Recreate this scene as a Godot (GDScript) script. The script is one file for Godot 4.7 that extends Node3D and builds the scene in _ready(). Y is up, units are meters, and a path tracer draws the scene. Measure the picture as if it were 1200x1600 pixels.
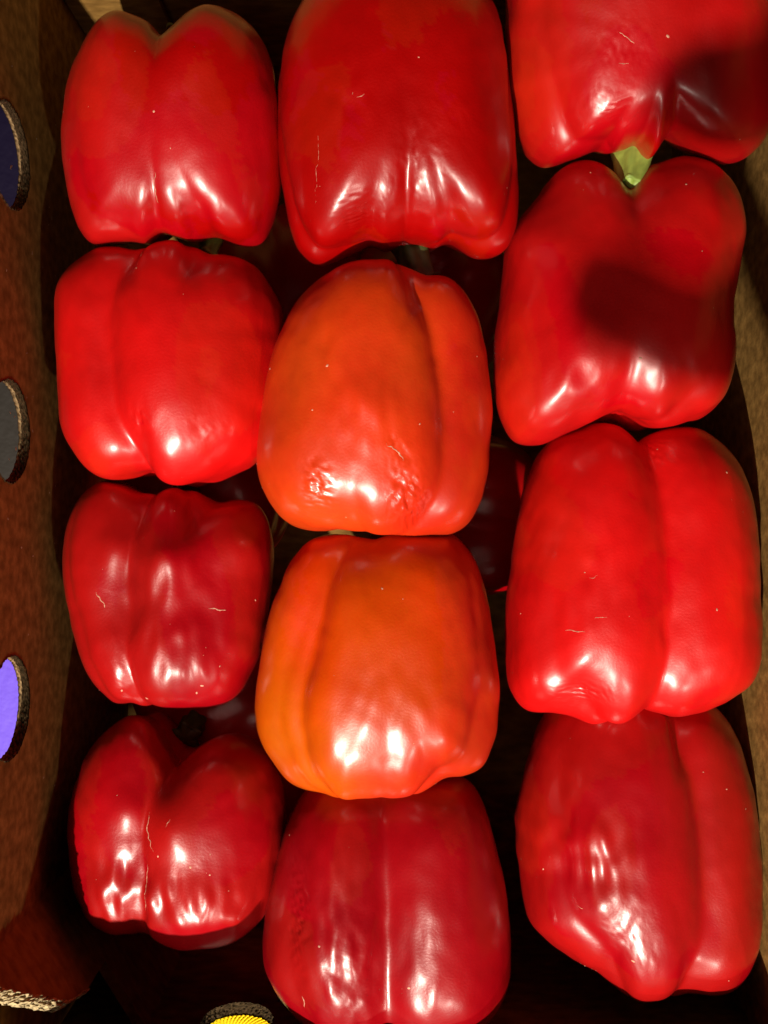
extends Node3D
# A cardboard produce box of bell peppers seen from above. Metres, y up; the box floor is at y = 0.

# linear colours of skins
const SKIN_RED := Color(0.50, 0.0045, 0.0050)
const SKIN_DEEP_RED := Color(0.36, 0.0040, 0.0055)
const SKIN_ORANGE_RED := Color(0.62, 0.040, 0.006)
const SKIN_ORANGE := Color(0.60, 0.048, 0.003)
const RED := Color(0.50, 0.009, 0.0075)
const ORANGE_RED := Color(0.62, 0.026, 0.005)
const ORANGE := Color(0.65, 0.068, 0.003)
const AMBER := Color(0.66, 0.125, 0.003)
const YELLOW_GREEN := Color(0.56, 0.125, 0.003)
const OLIVE := Color(0.13, 0.07, 0.008)
const FRESH_GREEN := Color(0.33, 0.47, 0.08)
const DULL_GREEN := Color(0.055, 0.075, 0.018)
const PALE_SCAR := Color(0.66, 0.32, 0.21)

const PEPPER_GROUP := "bell peppers packed in the box"

var lumps := FastNoiseLite.new()
var fine := FastNoiseLite.new()
var ridges := FastNoiseLite.new()
var rng := RandomNumberGenerator.new()
var skin_mats := {}
var paper_mat: StandardMaterial3D
var card_mat: StandardMaterial3D
var speck_mat: StandardMaterial3D
var plain_vertex_mat: StandardMaterial3D
var names := {}


func _ready() -> void:
	rng.seed = 77
	var cam := Camera3D.new()
	cam.name = "camera"
	cam.fov = 2.0 * rad_to_deg(atan(800.0 / 1504.0))
	cam.near = 0.02
	cam.far = 50.0
	cam.position = Vector3(0, 0.565, 0)
	cam.rotation = Vector3(-PI / 2, 0, 0)
	add_child(cam)
	cam.current = true

	var env := Environment.new()
	env.background_mode = Environment.BG_COLOR
	env.background_color = Color(0.035, 0.032, 0.03)
	env.tonemap_mode = Environment.TONE_MAPPER_LINEAR
	env.tonemap_exposure = 1.0
	env.sdfgi_enabled = true
	env.ssao_enabled = true
	env.ssil_enabled = true
	var we := WorldEnvironment.new()
	we.name = "world_environment"
	we.environment = env
	add_child(we)

	# the shop's lamps, above the customer's side of the box
	lamp("ceiling_lamp", Vector3(-0.20, 1.05, 0.84), Vector3(0, 0.13, 0), Vector2(0.014, 0.014), 2.5, Color(1.0, 0.95, 0.88))
	lamp("ceiling_lamp", Vector3(0.45, 1.10, 1.15), Vector3(0, 0.13, 0), Vector2(0.03, 0.03), 0.5, Color(1.0, 0.95, 0.88))
	lamp("ceiling_lamp", Vector3(-0.30, 1.85, 1.05), Vector3(0, 0.13, 0), Vector2(0.9, 0.7), 0.46, Color(1.0, 0.93, 0.85))

	setup_materials()
	build_box()
	build_surroundings()
	for p in peppers():
		build_pepper(p)
	build_lower_layer()
	build_shadow_stand()


func lamp(called: String, at: Vector3, target: Vector3, size: Vector2, energy: float, tint: Color) -> void:
	var l := AreaLight3D.new()
	l.name = called
	l.area_size = size
	l.light_energy = energy
	l.light_color = tint
	l.shadow_enabled = true
	l.area_range = 6.0
	l.position = at
	add_child(l, true)
	l.look_at(target, Vector3.UP)


func setup_materials() -> void:
	lumps.seed = 5
	lumps.noise_type = FastNoiseLite.TYPE_SIMPLEX_SMOOTH
	lumps.frequency = 1.0
	lumps.fractal_type = FastNoiseLite.FRACTAL_NONE
	fine.seed = 9
	fine.noise_type = FastNoiseLite.TYPE_SIMPLEX_SMOOTH
	fine.frequency = 1.0
	fine.fractal_type = FastNoiseLite.FRACTAL_FBM
	fine.fractal_octaves = 3
	ridges.seed = 21
	ridges.noise_type = FastNoiseLite.TYPE_SIMPLEX_SMOOTH
	ridges.frequency = 1.0
	ridges.fractal_type = FastNoiseLite.FRACTAL_RIDGED
	ridges.fractal_octaves = 2

	speck_mat = StandardMaterial3D.new()
	speck_mat.vertex_color_use_as_albedo = true
	speck_mat.roughness = 0.6
	plain_vertex_mat = StandardMaterial3D.new()
	plain_vertex_mat.vertex_color_use_as_albedo = true
	plain_vertex_mat.roughness = 0.55

	card_mat = StandardMaterial3D.new()
	card_mat.albedo_texture = noise_tex(3, 0.016, 6, [Color(0.43, 0.31, 0.14), Color(0.67, 0.51, 0.27)])
	card_mat.uv1_triplanar = true
	card_mat.uv1_scale = Vector3(7, 16, 16)
	card_mat.roughness = 0.9
	card_mat.metallic_specular = 0.25
	card_mat.heightmap_enabled = true
	card_mat.heightmap_texture = noise_tex(8, 0.05, 4, [Color.BLACK, Color.WHITE])
	card_mat.heightmap_scale = 0.008
	paper_mat = StandardMaterial3D.new()
	paper_mat.vertex_color_use_as_albedo = true
	paper_mat.roughness = 0.95
	paper_mat.metallic_specular = 0.2


func noise_tex(sd: int, freq: float, oct: int, cols: Array) -> NoiseTexture2D:
	var n := FastNoiseLite.new()
	n.seed = sd
	n.frequency = freq
	n.fractal_octaves = oct
	var g := Gradient.new()
	g.set_color(0, cols[0])
	g.set_color(1, cols[1])
	var t := NoiseTexture2D.new()
	t.width = 512
	t.height = 512
	t.seamless = true
	t.noise = n
	t.color_ramp = g
	return t


func skin(rough: float) -> StandardMaterial3D:
	if not skin_mats.has(rough):
		var m := StandardMaterial3D.new()
		m.vertex_color_use_as_albedo = true
		m.roughness = rough
		m.metallic_specular = 0.38
		m.clearcoat_enabled = true
		m.clearcoat = 0.7
		m.clearcoat_roughness = 0.27
		m.heightmap_enabled = true
		m.heightmap_texture = noise_tex(31, 0.09, 4, [Color.BLACK, Color.WHITE])
		m.heightmap_scale = 0.006
		m.uv1_triplanar = true
		m.uv1_scale = Vector3(14, 14, 14)
		m.subsurf_scatter_enabled = true
		m.subsurf_scatter_strength = 0.08
		skin_mats[rough] = m
	return skin_mats[rough]


# ---------------------------------------------------------------- helpers

func numbered(called: String) -> String:
	var n: int = names.get(called, -1) + 1
	names[called] = n
	return called if n == 0 else "%s_%03d" % [called, n]


func thing(called: String, label: String, category: String, at := Vector3.ZERO, group := "") -> Node3D:
	var o := Node3D.new()
	o.name = numbered(called)
	o.position = at
	o.set_meta("label", label)
	o.set_meta("category", category)
	if group:
		o.set_meta("group", group)
	add_child(o)
	return o


func part(called: String, mesh: Mesh, mat: Material, parent: Node, stuff := false) -> MeshInstance3D:
	var o := MeshInstance3D.new()
	o.name = called
	o.mesh = mesh
	o.material_override = mat
	if stuff:
		o.set_meta("kind", "stuff")
	parent.add_child(o, true)
	return o


func grid_mesh(pos: PackedVector3Array, col: PackedColorArray, rows: int, cols: int, wrap: bool, flip := false) -> ArrayMesh:
	# rows x cols points; wrap joins the last column to the first
	var nor := grid_normals(pos, rows, cols, wrap)
	if flip:
		for i in nor.size():
			nor[i] = -nor[i]
	var idx := PackedInt32Array()
	var last := cols if wrap else cols - 1
	for i in rows - 1:
		for j in last:
			var a := i * cols + j
			var b := i * cols + (j + 1) % cols
			if flip:
				idx.append_array([a, b, a + cols, b, b + cols, a + cols])
			else:
				idx.append_array([a, a + cols, b, b, a + cols, b + cols])
	var arr := []
	arr.resize(Mesh.ARRAY_MAX)
	arr[Mesh.ARRAY_VERTEX] = pos
	arr[Mesh.ARRAY_NORMAL] = nor
	if col.size():
		arr[Mesh.ARRAY_COLOR] = col
	arr[Mesh.ARRAY_INDEX] = idx
	var m := ArrayMesh.new()
	m.add_surface_from_arrays(Mesh.PRIMITIVE_TRIANGLES, arr)
	return m


func grid_normals(pos: PackedVector3Array, rows: int, cols: int, wrap: bool) -> PackedVector3Array:
	var nor := PackedVector3Array()
	nor.resize(pos.size())
	for i in rows:
		var i0 := maxi(i - 1, 0) * cols
		var i1 := mini(i + 1, rows - 1) * cols
		for j in cols:
			var j0 := (j + cols - 1) % cols if wrap else maxi(j - 1, 0)
			var j1 := (j + 1) % cols if wrap else mini(j + 1, cols - 1)
			var du := pos[i1 + j] - pos[i0 + j]
			var dv := pos[i * cols + j1] - pos[i * cols + j0]
			nor[i * cols + j] = dv.cross(du).normalized()
	if wrap:
		for i in [0, rows - 1]:
			var s := Vector3.ZERO
			var k: int = 1 if i == 0 else rows - 2
			for j in cols:
				s += nor[k * cols + j]
			for j in cols:
				nor[i * cols + j] = s.normalized()
	return nor


func three(s: float, t: float, m: float, b: float, p: float) -> float:
	if p == 1.0:
		return m + 0.5 * (b - t) * s + (0.5 * (b + t) - m) * s * s
	var a := pow(absf(s), p)
	return m + ((t if s < 0.0 else b) - m) * a


func ring(k: PackedFloat32Array, angle: float) -> float:
	var n := k.size()
	var x := fposmod(angle / TAU, 1.0) * n
	var i := int(x)
	var f := x - i
	var a := k[(i + n - 1) % n]
	var b := k[i % n]
	var c := k[(i + 1) % n]
	var d := k[(i + 2) % n]
	return b + 0.5 * f * (c - a + f * (2.0 * a - 5.0 * b + 4.0 * c - d + f * (3.0 * (b - c) + d - a)))


# ---------------------------------------------------------------- peppers

func build_pepper(p: Dictionary) -> Node3D:
	var nu: int = p.get("nu", 190)
	var nt: int = p.get("nt", 230)
	nu = 190 if not p.has("rows") else p.rows
	nt = 230 if not p.has("rows") else p.rows
	var hl: float = p.hl
	var hw: float = p.hw
	var hb: float = p.hb
	var tilt := deg_to_rad(p.tilt)
	var base_y: float = p.at.y - hb
	var o := thing("bell_pepper", p.label, "pepper", Vector3(p.at.x, base_y, p.at.z), PEPPER_GROUP)
	var ax := Vector3(0, sin(tilt), cos(tilt))
	var up := Vector3(0, cos(tilt), -sin(tilt))
	var mid := Vector3(0, hb, 0)
	var k := PackedFloat32Array(p.outline)
	var kmean := 0.0
	for x in k:
		kmean += x / k.size()
	var sd: float = p.at.x * 311.0 + p.at.z * 177.0
	var loc := PackedVector3Array()   # (u, v, w)
	var pos := PackedVector3Array()
	loc.resize((nu + 1) * nt)
	pos.resize((nu + 1) * nt)
	var grooves: Array = p.grooves
	# columns of the seam angle are the same for each row
	for i in nu + 1:
		var ph := PI * i / nu
		var c := cos(ph)
		var sn := sin(ph)
		var n: float = p.nt if c > 0.0 else p.nb
		var rad := pow(pow(absf(c), n) + pow(absf(sn), n), -1.0 / n)
		var s := -c * rad
		var r := sn * rad
		var edge := minf(1.0, r / 0.35)
		var s3 := absf(s) * absf(s) * absf(s) * edge
		var ft := PackedFloat32Array()
		var fd := PackedFloat32Array()
		var fc := PackedFloat32Array()
		var fw := PackedFloat32Array()
		for f in grooves:
			ft.append(three(s, f[0], f[1], f[2], 1.0))
			fw.append(f[3])
			fd.append(three(s, f[4], f[5], f[6], 1.5))
			fc.append((f[7] if s < 0.0 else f[8]) * s3)
		var dim := (0.22 if s < 0.0 else float(p.get("dimple", 0.12))) * exp(-pow(r / 0.3, 2.0)) * signf(s)
		for j in nt:
			var th := TAU * j / nt
			var ct := cos(th)
			var st := sin(th)
			var cr := pow(pow(absf(ct), 2.4) + pow(absf(st), 2.4), -1.0 / 2.4)
			var g := 1.0
			var e := 1.0
			var deg := rad_to_deg(th)
			for q in ft.size():
				var d := (fposmod(deg - ft[q] + 180.0, 360.0) - 180.0) / fw[q]
				if absf(d) < 6.0:
					var gg := exp(0.346 - sqrt(d * d + 0.12))
					g -= fd[q] * gg
					e -= fc[q] * gg
			var u := hl * (s * e - dim)
			var v := hw * r * g * ct * cr
			var w := hb * r * g * st * cr
			var rr := clampf(sqrt(pow(u / hl, 2.0) + pow(v / hw, 2.0)) / 0.75, 0.0, 1.0)
			rr = rr * rr * (3.0 - 2.0 * rr)
			var kk := kmean * (1.0 - rr) + ring(k, atan2(v, u)) * rr
			u *= kk
			v *= kk
			loc[i * nt + j] = Vector3(u, v, w)
			pos[i * nt + j] = mid + ax * u + Vector3(v, 0, 0) + up * w
	var nor := grid_normals(pos, nu + 1, nt, true)
	var col := PackedColorArray()
	col.resize(pos.size())
	var base: Color = p.base
	for i in pos.size():
		var l := loc[i]
		var q := l * 1.0
		var h := 0.0007 * lumps.get_noise_3d(q.x * 28.0 + sd, q.y * 40.0, q.z * 40.0) + 0.00013 * lumps.get_noise_3d(q.x * 90.0, q.y * 120.0 + sd, q.z * 120.0)
		if l.z > 0.0:
			for d in p.dents:
				var a: float = (l.x - d[0]) / d[2]
				var b: float = (l.y - d[1]) / d[3]
				var rr := a * a + b * b
				if rr < 4.5:
					var gg := exp(-rr * 0.9)
					var kind: int = d[5]
					if kind == 0:
						h -= d[4] * gg
					elif kind == 1:
						h += d[4] * gg * 1.6 * lumps.get_noise_3d(l.x * 55.0 + sd * 2.0, l.y * 130.0, 3.0 + sd)
					else:
						h += d[4] * gg * (ridges.get_noise_3d(l.x * 90.0 + sd, l.y * 520.0, 7.0) * 0.9 - 0.3 + 0.2 * lumps.get_noise_3d(l.x * 200.0, l.y * 420.0 + sd, 2.0))
		pos[i] += nor[i] * h
		# skin colour: slow drift of hue, fine mottling, then the ripening patches
		var tone := 1.0 + 0.16 * lumps.get_noise_3d(l.x * 22.0, l.y * 30.0 + sd, l.z * 30.0) + 0.06 * fine.get_noise_3d(l.x * 160.0, l.y * 230.0, l.z * 230.0 + sd)
		var hue := 1.0 + 0.45 * lumps.get_noise_3d(l.x * 16.0 + 40.0, l.y * 24.0 - sd, l.z * 24.0)
		var c := Color(base.r * tone, base.g * tone * hue, base.b * tone)
		if l.z > -0.5 * hb:
			var face := smoothstep(-0.5, 0.25, l.z / hb)
			var wob := 1.0 + 0.5 * fine.get_noise_3d(l.x * 40.0, l.y * 60.0, sd)
			for d in p.paint:
				var a: float = (l.x - d[0]) / d[2]
				var b: float = (l.y - d[1]) / d[3]
				var amt: float = d[4] * exp(-(a * a + b * b) * 1.1) * wob * face
				if amt > 0.01:
					c = c.lerp(d[5] * tone, clampf(amt, 0.0, 1.0))
		c.a = 1.0
		col[i] = c
	nor = grid_normals(pos, nu + 1, nt, true)
	part("skin", grid_mesh(pos, col, nu + 1, nt, true), skin(p.rough), o)
	add_specks(o, p, pos, nor, loc, nu, nt)
	# the green stalk, in the dent at the far end
	var sv: Array = p.stem
	var a3: Vector3 = sv[0]
	var b3: Vector3 = sv[1]
	var a := mid + ax * a3.x + Vector3(a3.y, 0, 0) + up * a3.z
	var b := mid + ax * b3.x + Vector3(b3.y, 0, 0) + up * b3.z
	var stem := part("stem", stalk(a, b, sv[2], sv[3], sv[4], sd), plain_vertex_mat, o)
	part("calyx", calyx(a, (b - a).normalized(), sv[2] * 1.5, sv[4], sd), plain_vertex_mat, stem)
	return o


func stalk(a: Vector3, b: Vector3, ra: float, rb: float, tint: Color, sd: float) -> ArrayMesh:
	var rows := 22
	var cols := 30
	var axis := (b - a).normalized()
	var side := axis.cross(Vector3.UP).normalized()
	var over := side.cross(axis)
	var pos := PackedVector3Array()
	var col := PackedColorArray()
	for i in rows:
		var t := minf(float(i) / (rows - 3), 1.0)
		var c := a.lerp(b, t) + over * 0.0012 * sin(t * 3.0)
		var r := lerpf(ra, rb, pow(t, 0.8)) * (1.0 + 0.5 * exp(-t * 9.0))
		if i == rows - 2:
			r *= 0.8
		elif i == rows - 1:
			r = 0.0
			c -= axis * 0.001
		for j in cols:
			var th := TAU * j / cols
			var rib := 1.0 + 0.13 * cos(th * 5.0 + sd) + 0.06 * fine.get_noise_3d(t * 4.0 + sd, cos(th) * 2.0, sin(th) * 2.0)
			pos.append(c + (side * cos(th) + over * sin(th)) * r * rib)
			var tone := 0.85 + 0.45 * fine.get_noise_3d(t * 6.0 + sd, cos(th) * 3.0, sin(th) * 3.0)
			var pale := clampf(t * 1.3 - 0.2 + 0.5 * fine.get_noise_3d(t * 3.0, cos(th) * 2.0 + sd, sin(th)), 0.0, 1.0)
			var cc := (tint * tone * 0.75).lerp(tint * tone * 1.35, pale)
			cc.a = 1.0
			col.append(cc)
	return grid_mesh(pos, col, rows, cols, true, true)


func calyx(at: Vector3, axis: Vector3, r: float, tint: Color, sd: float) -> ArrayMesh:
	var side := axis.cross(Vector3.UP).normalized()
	var over := side.cross(axis)
	var pos := PackedVector3Array()
	var col := PackedColorArray()
	var rows := 7
	var cols := 40
	for i in rows:
		var t := float(i) / (rows - 1)
		for j in cols:
			var th := TAU * j / cols
			var rr := r * (1.0 + 0.22 * cos(5.0 * th + sd)) * sin(t * PI) * 1.05
			var h := (0.0012 if t < 0.5 else -0.0012) * absf(cos(t * PI)) + 0.0015 * pow(sin(t * PI), 2.0)
			pos.append(at + (side * cos(th) + over * sin(th)) * rr + axis * h)
			var c := tint * (0.8 + 0.3 * fine.get_noise_3d(th * 2.0, t * 3.0, sd))
			c.a = 1.0
			col.append(c)
	return grid_mesh(pos, col, rows, cols, true, true)


func add_specks(o: Node3D, p: Dictionary, pos: PackedVector3Array, nor: PackedVector3Array, loc: PackedVector3Array, nu: int, nt: int) -> void:
	var st := SurfaceTool.new()
	st.begin(Mesh.PRIMITIVE_TRIANGLES)
	var count: int = p.specks
	for n in count:
		var i := rng.randi_range(int(nu * 0.2), int(nu * 0.85))
		var j := rng.randi_range(int(nt * 0.03), int(nt * 0.47))
		var bunch := 1
		if rng.randf() < 0.12:
			bunch = rng.randi_range(3, 6)
		for b in bunch:
			var q := clampi(i + (rng.randi_range(-9, 9) if b else 0), 1, nu - 1) * nt + posmod(j + (rng.randi_range(-7, 7) if b else 0), nt)
			var size := 0.00014 + 0.0005 * pow(rng.randf(), 2.5)
			blob(st, pos[q], nor[q], size * rng.randf_range(1.0, 2.0), size, rng.randf() * TAU, PALE_SCAR * rng.randf_range(0.55, 1.15))
	st.index()
	part("skin_specks", st.commit(), speck_mat, o, true)
	# long healed scratches, each a raised thread that follows the skin
	for m in p.marks:
		var centres := PackedVector3Array()
		var outs := PackedVector3Array()
		var r: float = m[-1]
		for s in m.size() - 2:
			var a: Vector2 = m[s]
			var b: Vector2 = m[s + 1]
			var steps := maxi(4, int(a.distance_to(b) / 0.0004))
			for t in steps + (1 if s == m.size() - 3 else 0):
				var q := nearest(loc, nu, nt, a.lerp(b, float(t) / steps))
				centres.append(pos[q])
				outs.append(nor[q])
		for pass_ in 3:
			var c2 := centres.duplicate()
			var o2 := outs.duplicate()
			for t in range(1, centres.size() - 1):
				c2[t] = (centres[t - 1] + centres[t] * 2.0 + centres[t + 1]) / 4.0
				o2[t] = (outs[t - 1] + outs[t] + outs[t + 1]).normalized()
			centres = c2
			outs = o2
		var rows := centres.size()
		var line := PackedVector3Array()
		var cols := PackedColorArray()
		for t in rows:
			var along := (centres[mini(t + 1, rows - 1)] - centres[maxi(t - 1, 0)]).normalized()
			var side := outs[t].cross(along).normalized()
			var whole := float(t) / (rows - 1)
			var swell := r * 0.6 * (0.4 + 0.8 * absf(lumps.get_noise_2d(t * 0.17 + 7.0, r * 7000.0))) * sqrt(sin(PI * clampf(whole, 0.03, 0.97)))
			var sway := side * r * 0.6 * lumps.get_noise_2d(t * 0.12, r * 9000.0)
			var shade := clampf(0.8 + 0.6 * fine.get_noise_2d(t * 0.5, r * 5000.0), 0.45, 1.2)
			for k in 5:
				var x := k / 2.0 - 1.0
				line.append(centres[t] + sway + side * x * swell + outs[t] * (swell * 0.55 * (1.0 - x * x) - 0.00003))
				var c := PALE_SCAR * shade
				c.a = 1.0
				cols.append(c)
		part("scar", grid_mesh(line, cols, rows, 5, false, true), speck_mat, o)


func nearest(loc: PackedVector3Array, nu: int, nt: int, uv: Vector2) -> int:
	var best := 0
	var bd := 1e9
	for i in range(4, nu - 3, 6):
		for j in range(2, nt / 2, 6):
			var l := loc[i * nt + j]
			var d := (l.x - uv.x) * (l.x - uv.x) + (l.y - uv.y) * (l.y - uv.y)
			if d < bd and l.z > 0.0:
				bd = d
				best = i * nt + j
	var bi := best / nt
	var bj := best % nt
	for i in range(maxi(bi - 6, 1), mini(bi + 7, nu)):
		for j in range(maxi(bj - 6, 0), bj + 7):
			var l := loc[i * nt + j]
			var d := (l.x - uv.x) * (l.x - uv.x) + (l.y - uv.y) * (l.y - uv.y)
			if d < bd and l.z > 0.0:
				bd = d
				best = i * nt + j
	return best


func blob(st: SurfaceTool, at: Vector3, n: Vector3, ra: float, rb: float, turn: float, tint: Color, along := Vector3.ZERO) -> void:
	# a low flake with a raised middle
	var x := n.cross(Vector3(0.3, 0.1, 0.9)).normalized()
	if along != Vector3.ZERO:
		x = (along - n * along.dot(n)).normalized()
	else:
		x = x.rotated(n, turn)
	var y := n.cross(x)
	tint.a = 1.0
	st.set_color(tint)
	var top := at + n * minf(rb * 0.55, 0.00025)
	for k in 7:
		var a := TAU * k / 7.0
		var b := TAU * (k + 1) / 7.0
		var pa := at + x * cos(a) * ra + y * sin(a) * rb - n * 0.00008
		var pb := at + x * cos(b) * ra + y * sin(b) * rb - n * 0.00008
		st.set_normal(n)
		st.add_vertex(top)
		st.set_normal((n + (pb - at).normalized() * 0.9).normalized())
		st.add_vertex(pb)
		st.set_normal((n + (pa - at).normalized() * 0.9).normalized())
		st.add_vertex(pa)


func build_lower_layer() -> void:
	var proto: Node3D = null
	var spots := [
		[Vector3(-0.050, 0.050, -0.115), 0.3, "dim red bell pepper of the lower layer, left of the scarred orange-red one"],
		[Vector3(0.022, 0.050, -0.110), 2.6, "dim red bell pepper of the lower layer, between the orange-red and stemmed ones"],
		[Vector3(0.042, 0.040, 0.0), 1.4, "dim red bell pepper of the lower layer, under the orange-red one's base"],
		[Vector3(-0.085, 0.046, 0.098), 5.1, "dim red bell pepper of the lower layer, above the crumpled one with the white scar"],
		[Vector3(-0.050, 0.046, 0.150), 2.0, "dim red bell pepper of the lower layer, left of the dark furrowed one's top"],
		[Vector3(-0.095, 0.050, -0.012), 3.4, "dim red bell pepper of the lower layer, under the left wall's middle two"],
		[Vector3(0.010, 0.044, 0.110), 0.9, "dim red bell pepper of the lower layer, under the orange one with yellow-green ribs"]]
	for s in spots:
		var o: Node3D
		if proto == null:
			proto = build_pepper({"label": s[2], "at": s[0], "tilt": 4.0, "hl": 0.047, "hw": 0.046, "hb": 0.042, "nt": 2.5, "nb": 2.7, "rows": 84,
				"outline": [1.0, 0.98, 1.0, 1.03, 1.0, 0.97, 1.02, 1.0],
				"grooves": [[88, 92, 85, 15, 0.25, 0.12, 0.16, 0.1, 0.04], [165, 160, 170, 13, 0.2, 0.12, 0.14, 0.06, 0.04], [20, 15, 22, 13, 0.2, 0.1, 0.15, 0.06, 0.04], [270, 275, 265, 14, 0.2, 0.1, 0.1, 0.05, 0.05]],
				"dents": [], "paint": [], "marks": [], "stem": [Vector3(-0.038, 0, 0), Vector3(-0.052, 0.002, 0.004), 0.0045, 0.007, DULL_GREEN],
				"base": SKIN_RED, "rough": 0.31, "specks": 6})
			o = proto
		else:
			o = proto.duplicate()
			o.name = numbered("bell_pepper")
			add_child(o)
			o.position = Vector3(s[0].x, s[0].y - 0.042, s[0].z)
		o.rotation.y = s[1]
		o.set_meta("label", s[2])


func build_shadow_stand() -> void:
	# added, unseen blocker right of the box; its paddles cast the far right shadows
	var t := thing("shadow_stand", "added black stand, out of view, with two rounded paddles casting shadows on the peppers", "shadow stand", Vector3(0.245, -0.0045, 0.33))
	var m := plastic(Color(0.03, 0.03, 0.03), 0.5)
	var base := part("base", rounded_box(Vector3(0.08, 0.012, 0.12), 0.01, 0.0), m, t)
	base.position.y = 0.006
	var pole := CylinderMesh.new()
	pole.top_radius = 0.005
	pole.bottom_radius = 0.006
	pole.height = 0.6
	var pl := part("pole", pole, m, t)
	pl.position.y = 0.3
	# each paddle: its middle line from the rounded end to the pole, with half breadths
	for line in [[Vector3(-0.027, 0.315, 0.0145), Vector3(0.03, 0.318, 0.015), Vector3(0.258, 0.330, 0.012)],
			[Vector3(-0.050, 0.358, 0.0085), Vector3(-0.008, 0.380, 0.0125), Vector3(0.05, 0.378, 0.012), Vector3(0.258, 0.332, 0.010)]]:
		var left := PackedVector2Array()
		var right := PackedVector2Array()
		for k in line.size():
			var a: Vector3 = line[maxi(k - 1, 0)]
			var b: Vector3 = line[mini(k + 1, line.size() - 1)]
			var dir := Vector2(b.x - a.x, b.y - a.y).normalized()
			var c := Vector2(line[k].x - 0.245, line[k].y - 0.33)
			var r: float = line[k].z
			if k == 0:
				for q in range(1, 12):
					left.append(c + (-dir).rotated(-PI / 2 + PI * q / 12.0) * r)
			left.append(c + dir.rotated(-PI / 2 + PI) * r * -1.0)
			right.append(c + dir.rotated(PI / 2) * r)
		right.reverse()
		var outline := PackedVector2Array()
		outline.append_array(right)
		outline.append_array(left)
		var poly := CSGPolygon3D.new()
		poly.polygon = outline
		poly.depth = 0.004
		poly.name = "paddle"
		poly.material = m
		t.add_child(poly, true)
		poly.transform = Transform3D(Basis(Vector3.RIGHT, PI / 2), Vector3(0, 0.6045, 0))


# ---------------------------------------------------------------- the box

func quad(st: SurfaceTool, a: Vector3, b: Vector3, c: Vector3, d: Vector3) -> void:
	var n := (c - a).cross(b - a).normalized()
	for v in [a, b, c, a, c, d]:
		st.set_normal(n)
		st.add_vertex(v)


func panel(from: Vector3, along: Vector3, inward: Vector3, length: float, y0: float, y1: float, thick: float, holes: Array) -> ArrayMesh:
	# an upright board: inner face at "from", body behind it; holes are [s, y, r]
	var st := SurfaceTool.new()
	st.begin(Mesh.PRIMITIVE_TRIANGLES)
	var at := func(s: float, y: float, back: bool) -> Vector3:
		return from + along * s + Vector3(0, y - from.y, 0) - inward * (thick if back else 0.0)
	for back in [false, true]:
		var s0 := 0.0
		for h in holes:
			var a: float = h[2] * 1.35
			quad(st, at.call(s0, y0, back), at.call(h[0] - a, y0, back), at.call(h[0] - a, y1, back), at.call(s0, y1, back))
			quad(st, at.call(h[0] - a, y0, back), at.call(h[0] + a, y0, back), at.call(h[0] + a, h[1] - a, back), at.call(h[0] - a, h[1] - a, back))
			quad(st, at.call(h[0] - a, h[1] + a, back), at.call(h[0] + a, h[1] + a, back), at.call(h[0] + a, y1, back), at.call(h[0] - a, y1, back))
			var n := 64
			for k in n:
				var t0 := TAU * k / n
				var t1 := TAU * (k + 1) / n
				var m0 := a / maxf(absf(cos(t0)), absf(sin(t0)))
				var m1 := a / maxf(absf(cos(t1)), absf(sin(t1)))
				var r0 := hole_radius(h, t0, back)
				var r1 := hole_radius(h, t1, back)
				quad(st, at.call(h[0] + cos(t0) * m0, h[1] + sin(t0) * m0, back), at.call(h[0] + cos(t1) * m1, h[1] + sin(t1) * m1, back), at.call(h[0] + cos(t1) * r1, h[1] + sin(t1) * r1, back), at.call(h[0] + cos(t0) * r0, h[1] + sin(t0) * r0, back))
			s0 = h[0] + a
		quad(st, at.call(s0, y0, back), at.call(length, y0, back), at.call(length, y1, back), at.call(s0, y1, back))
	quad(st, at.call(0, y1, false), at.call(length, y1, false), at.call(length, y1, true), at.call(0, y1, true))
	quad(st, at.call(0, y0, false), at.call(0, y1, false), at.call(0, y1, true), at.call(0, y0, true))
	quad(st, at.call(length, y0, false), at.call(length, y1, false), at.call(length, y1, true), at.call(length, y0, true))
	st.index()
	return st.commit()


func hole_radius(h: Array, t: float, back: bool) -> float:
	return h[2] * (1.0 + 0.012 * lumps.get_noise_3d(cos(t) * 3.0, sin(t) * 3.0, h[0] * 90.0 + (5.0 if back else 0.0)) + 0.018 * lumps.get_noise_3d(cos(t) * 14.0, sin(t) * 14.0, h[0] * 90.0 + (5.0 if back else 0.0)))


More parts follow.
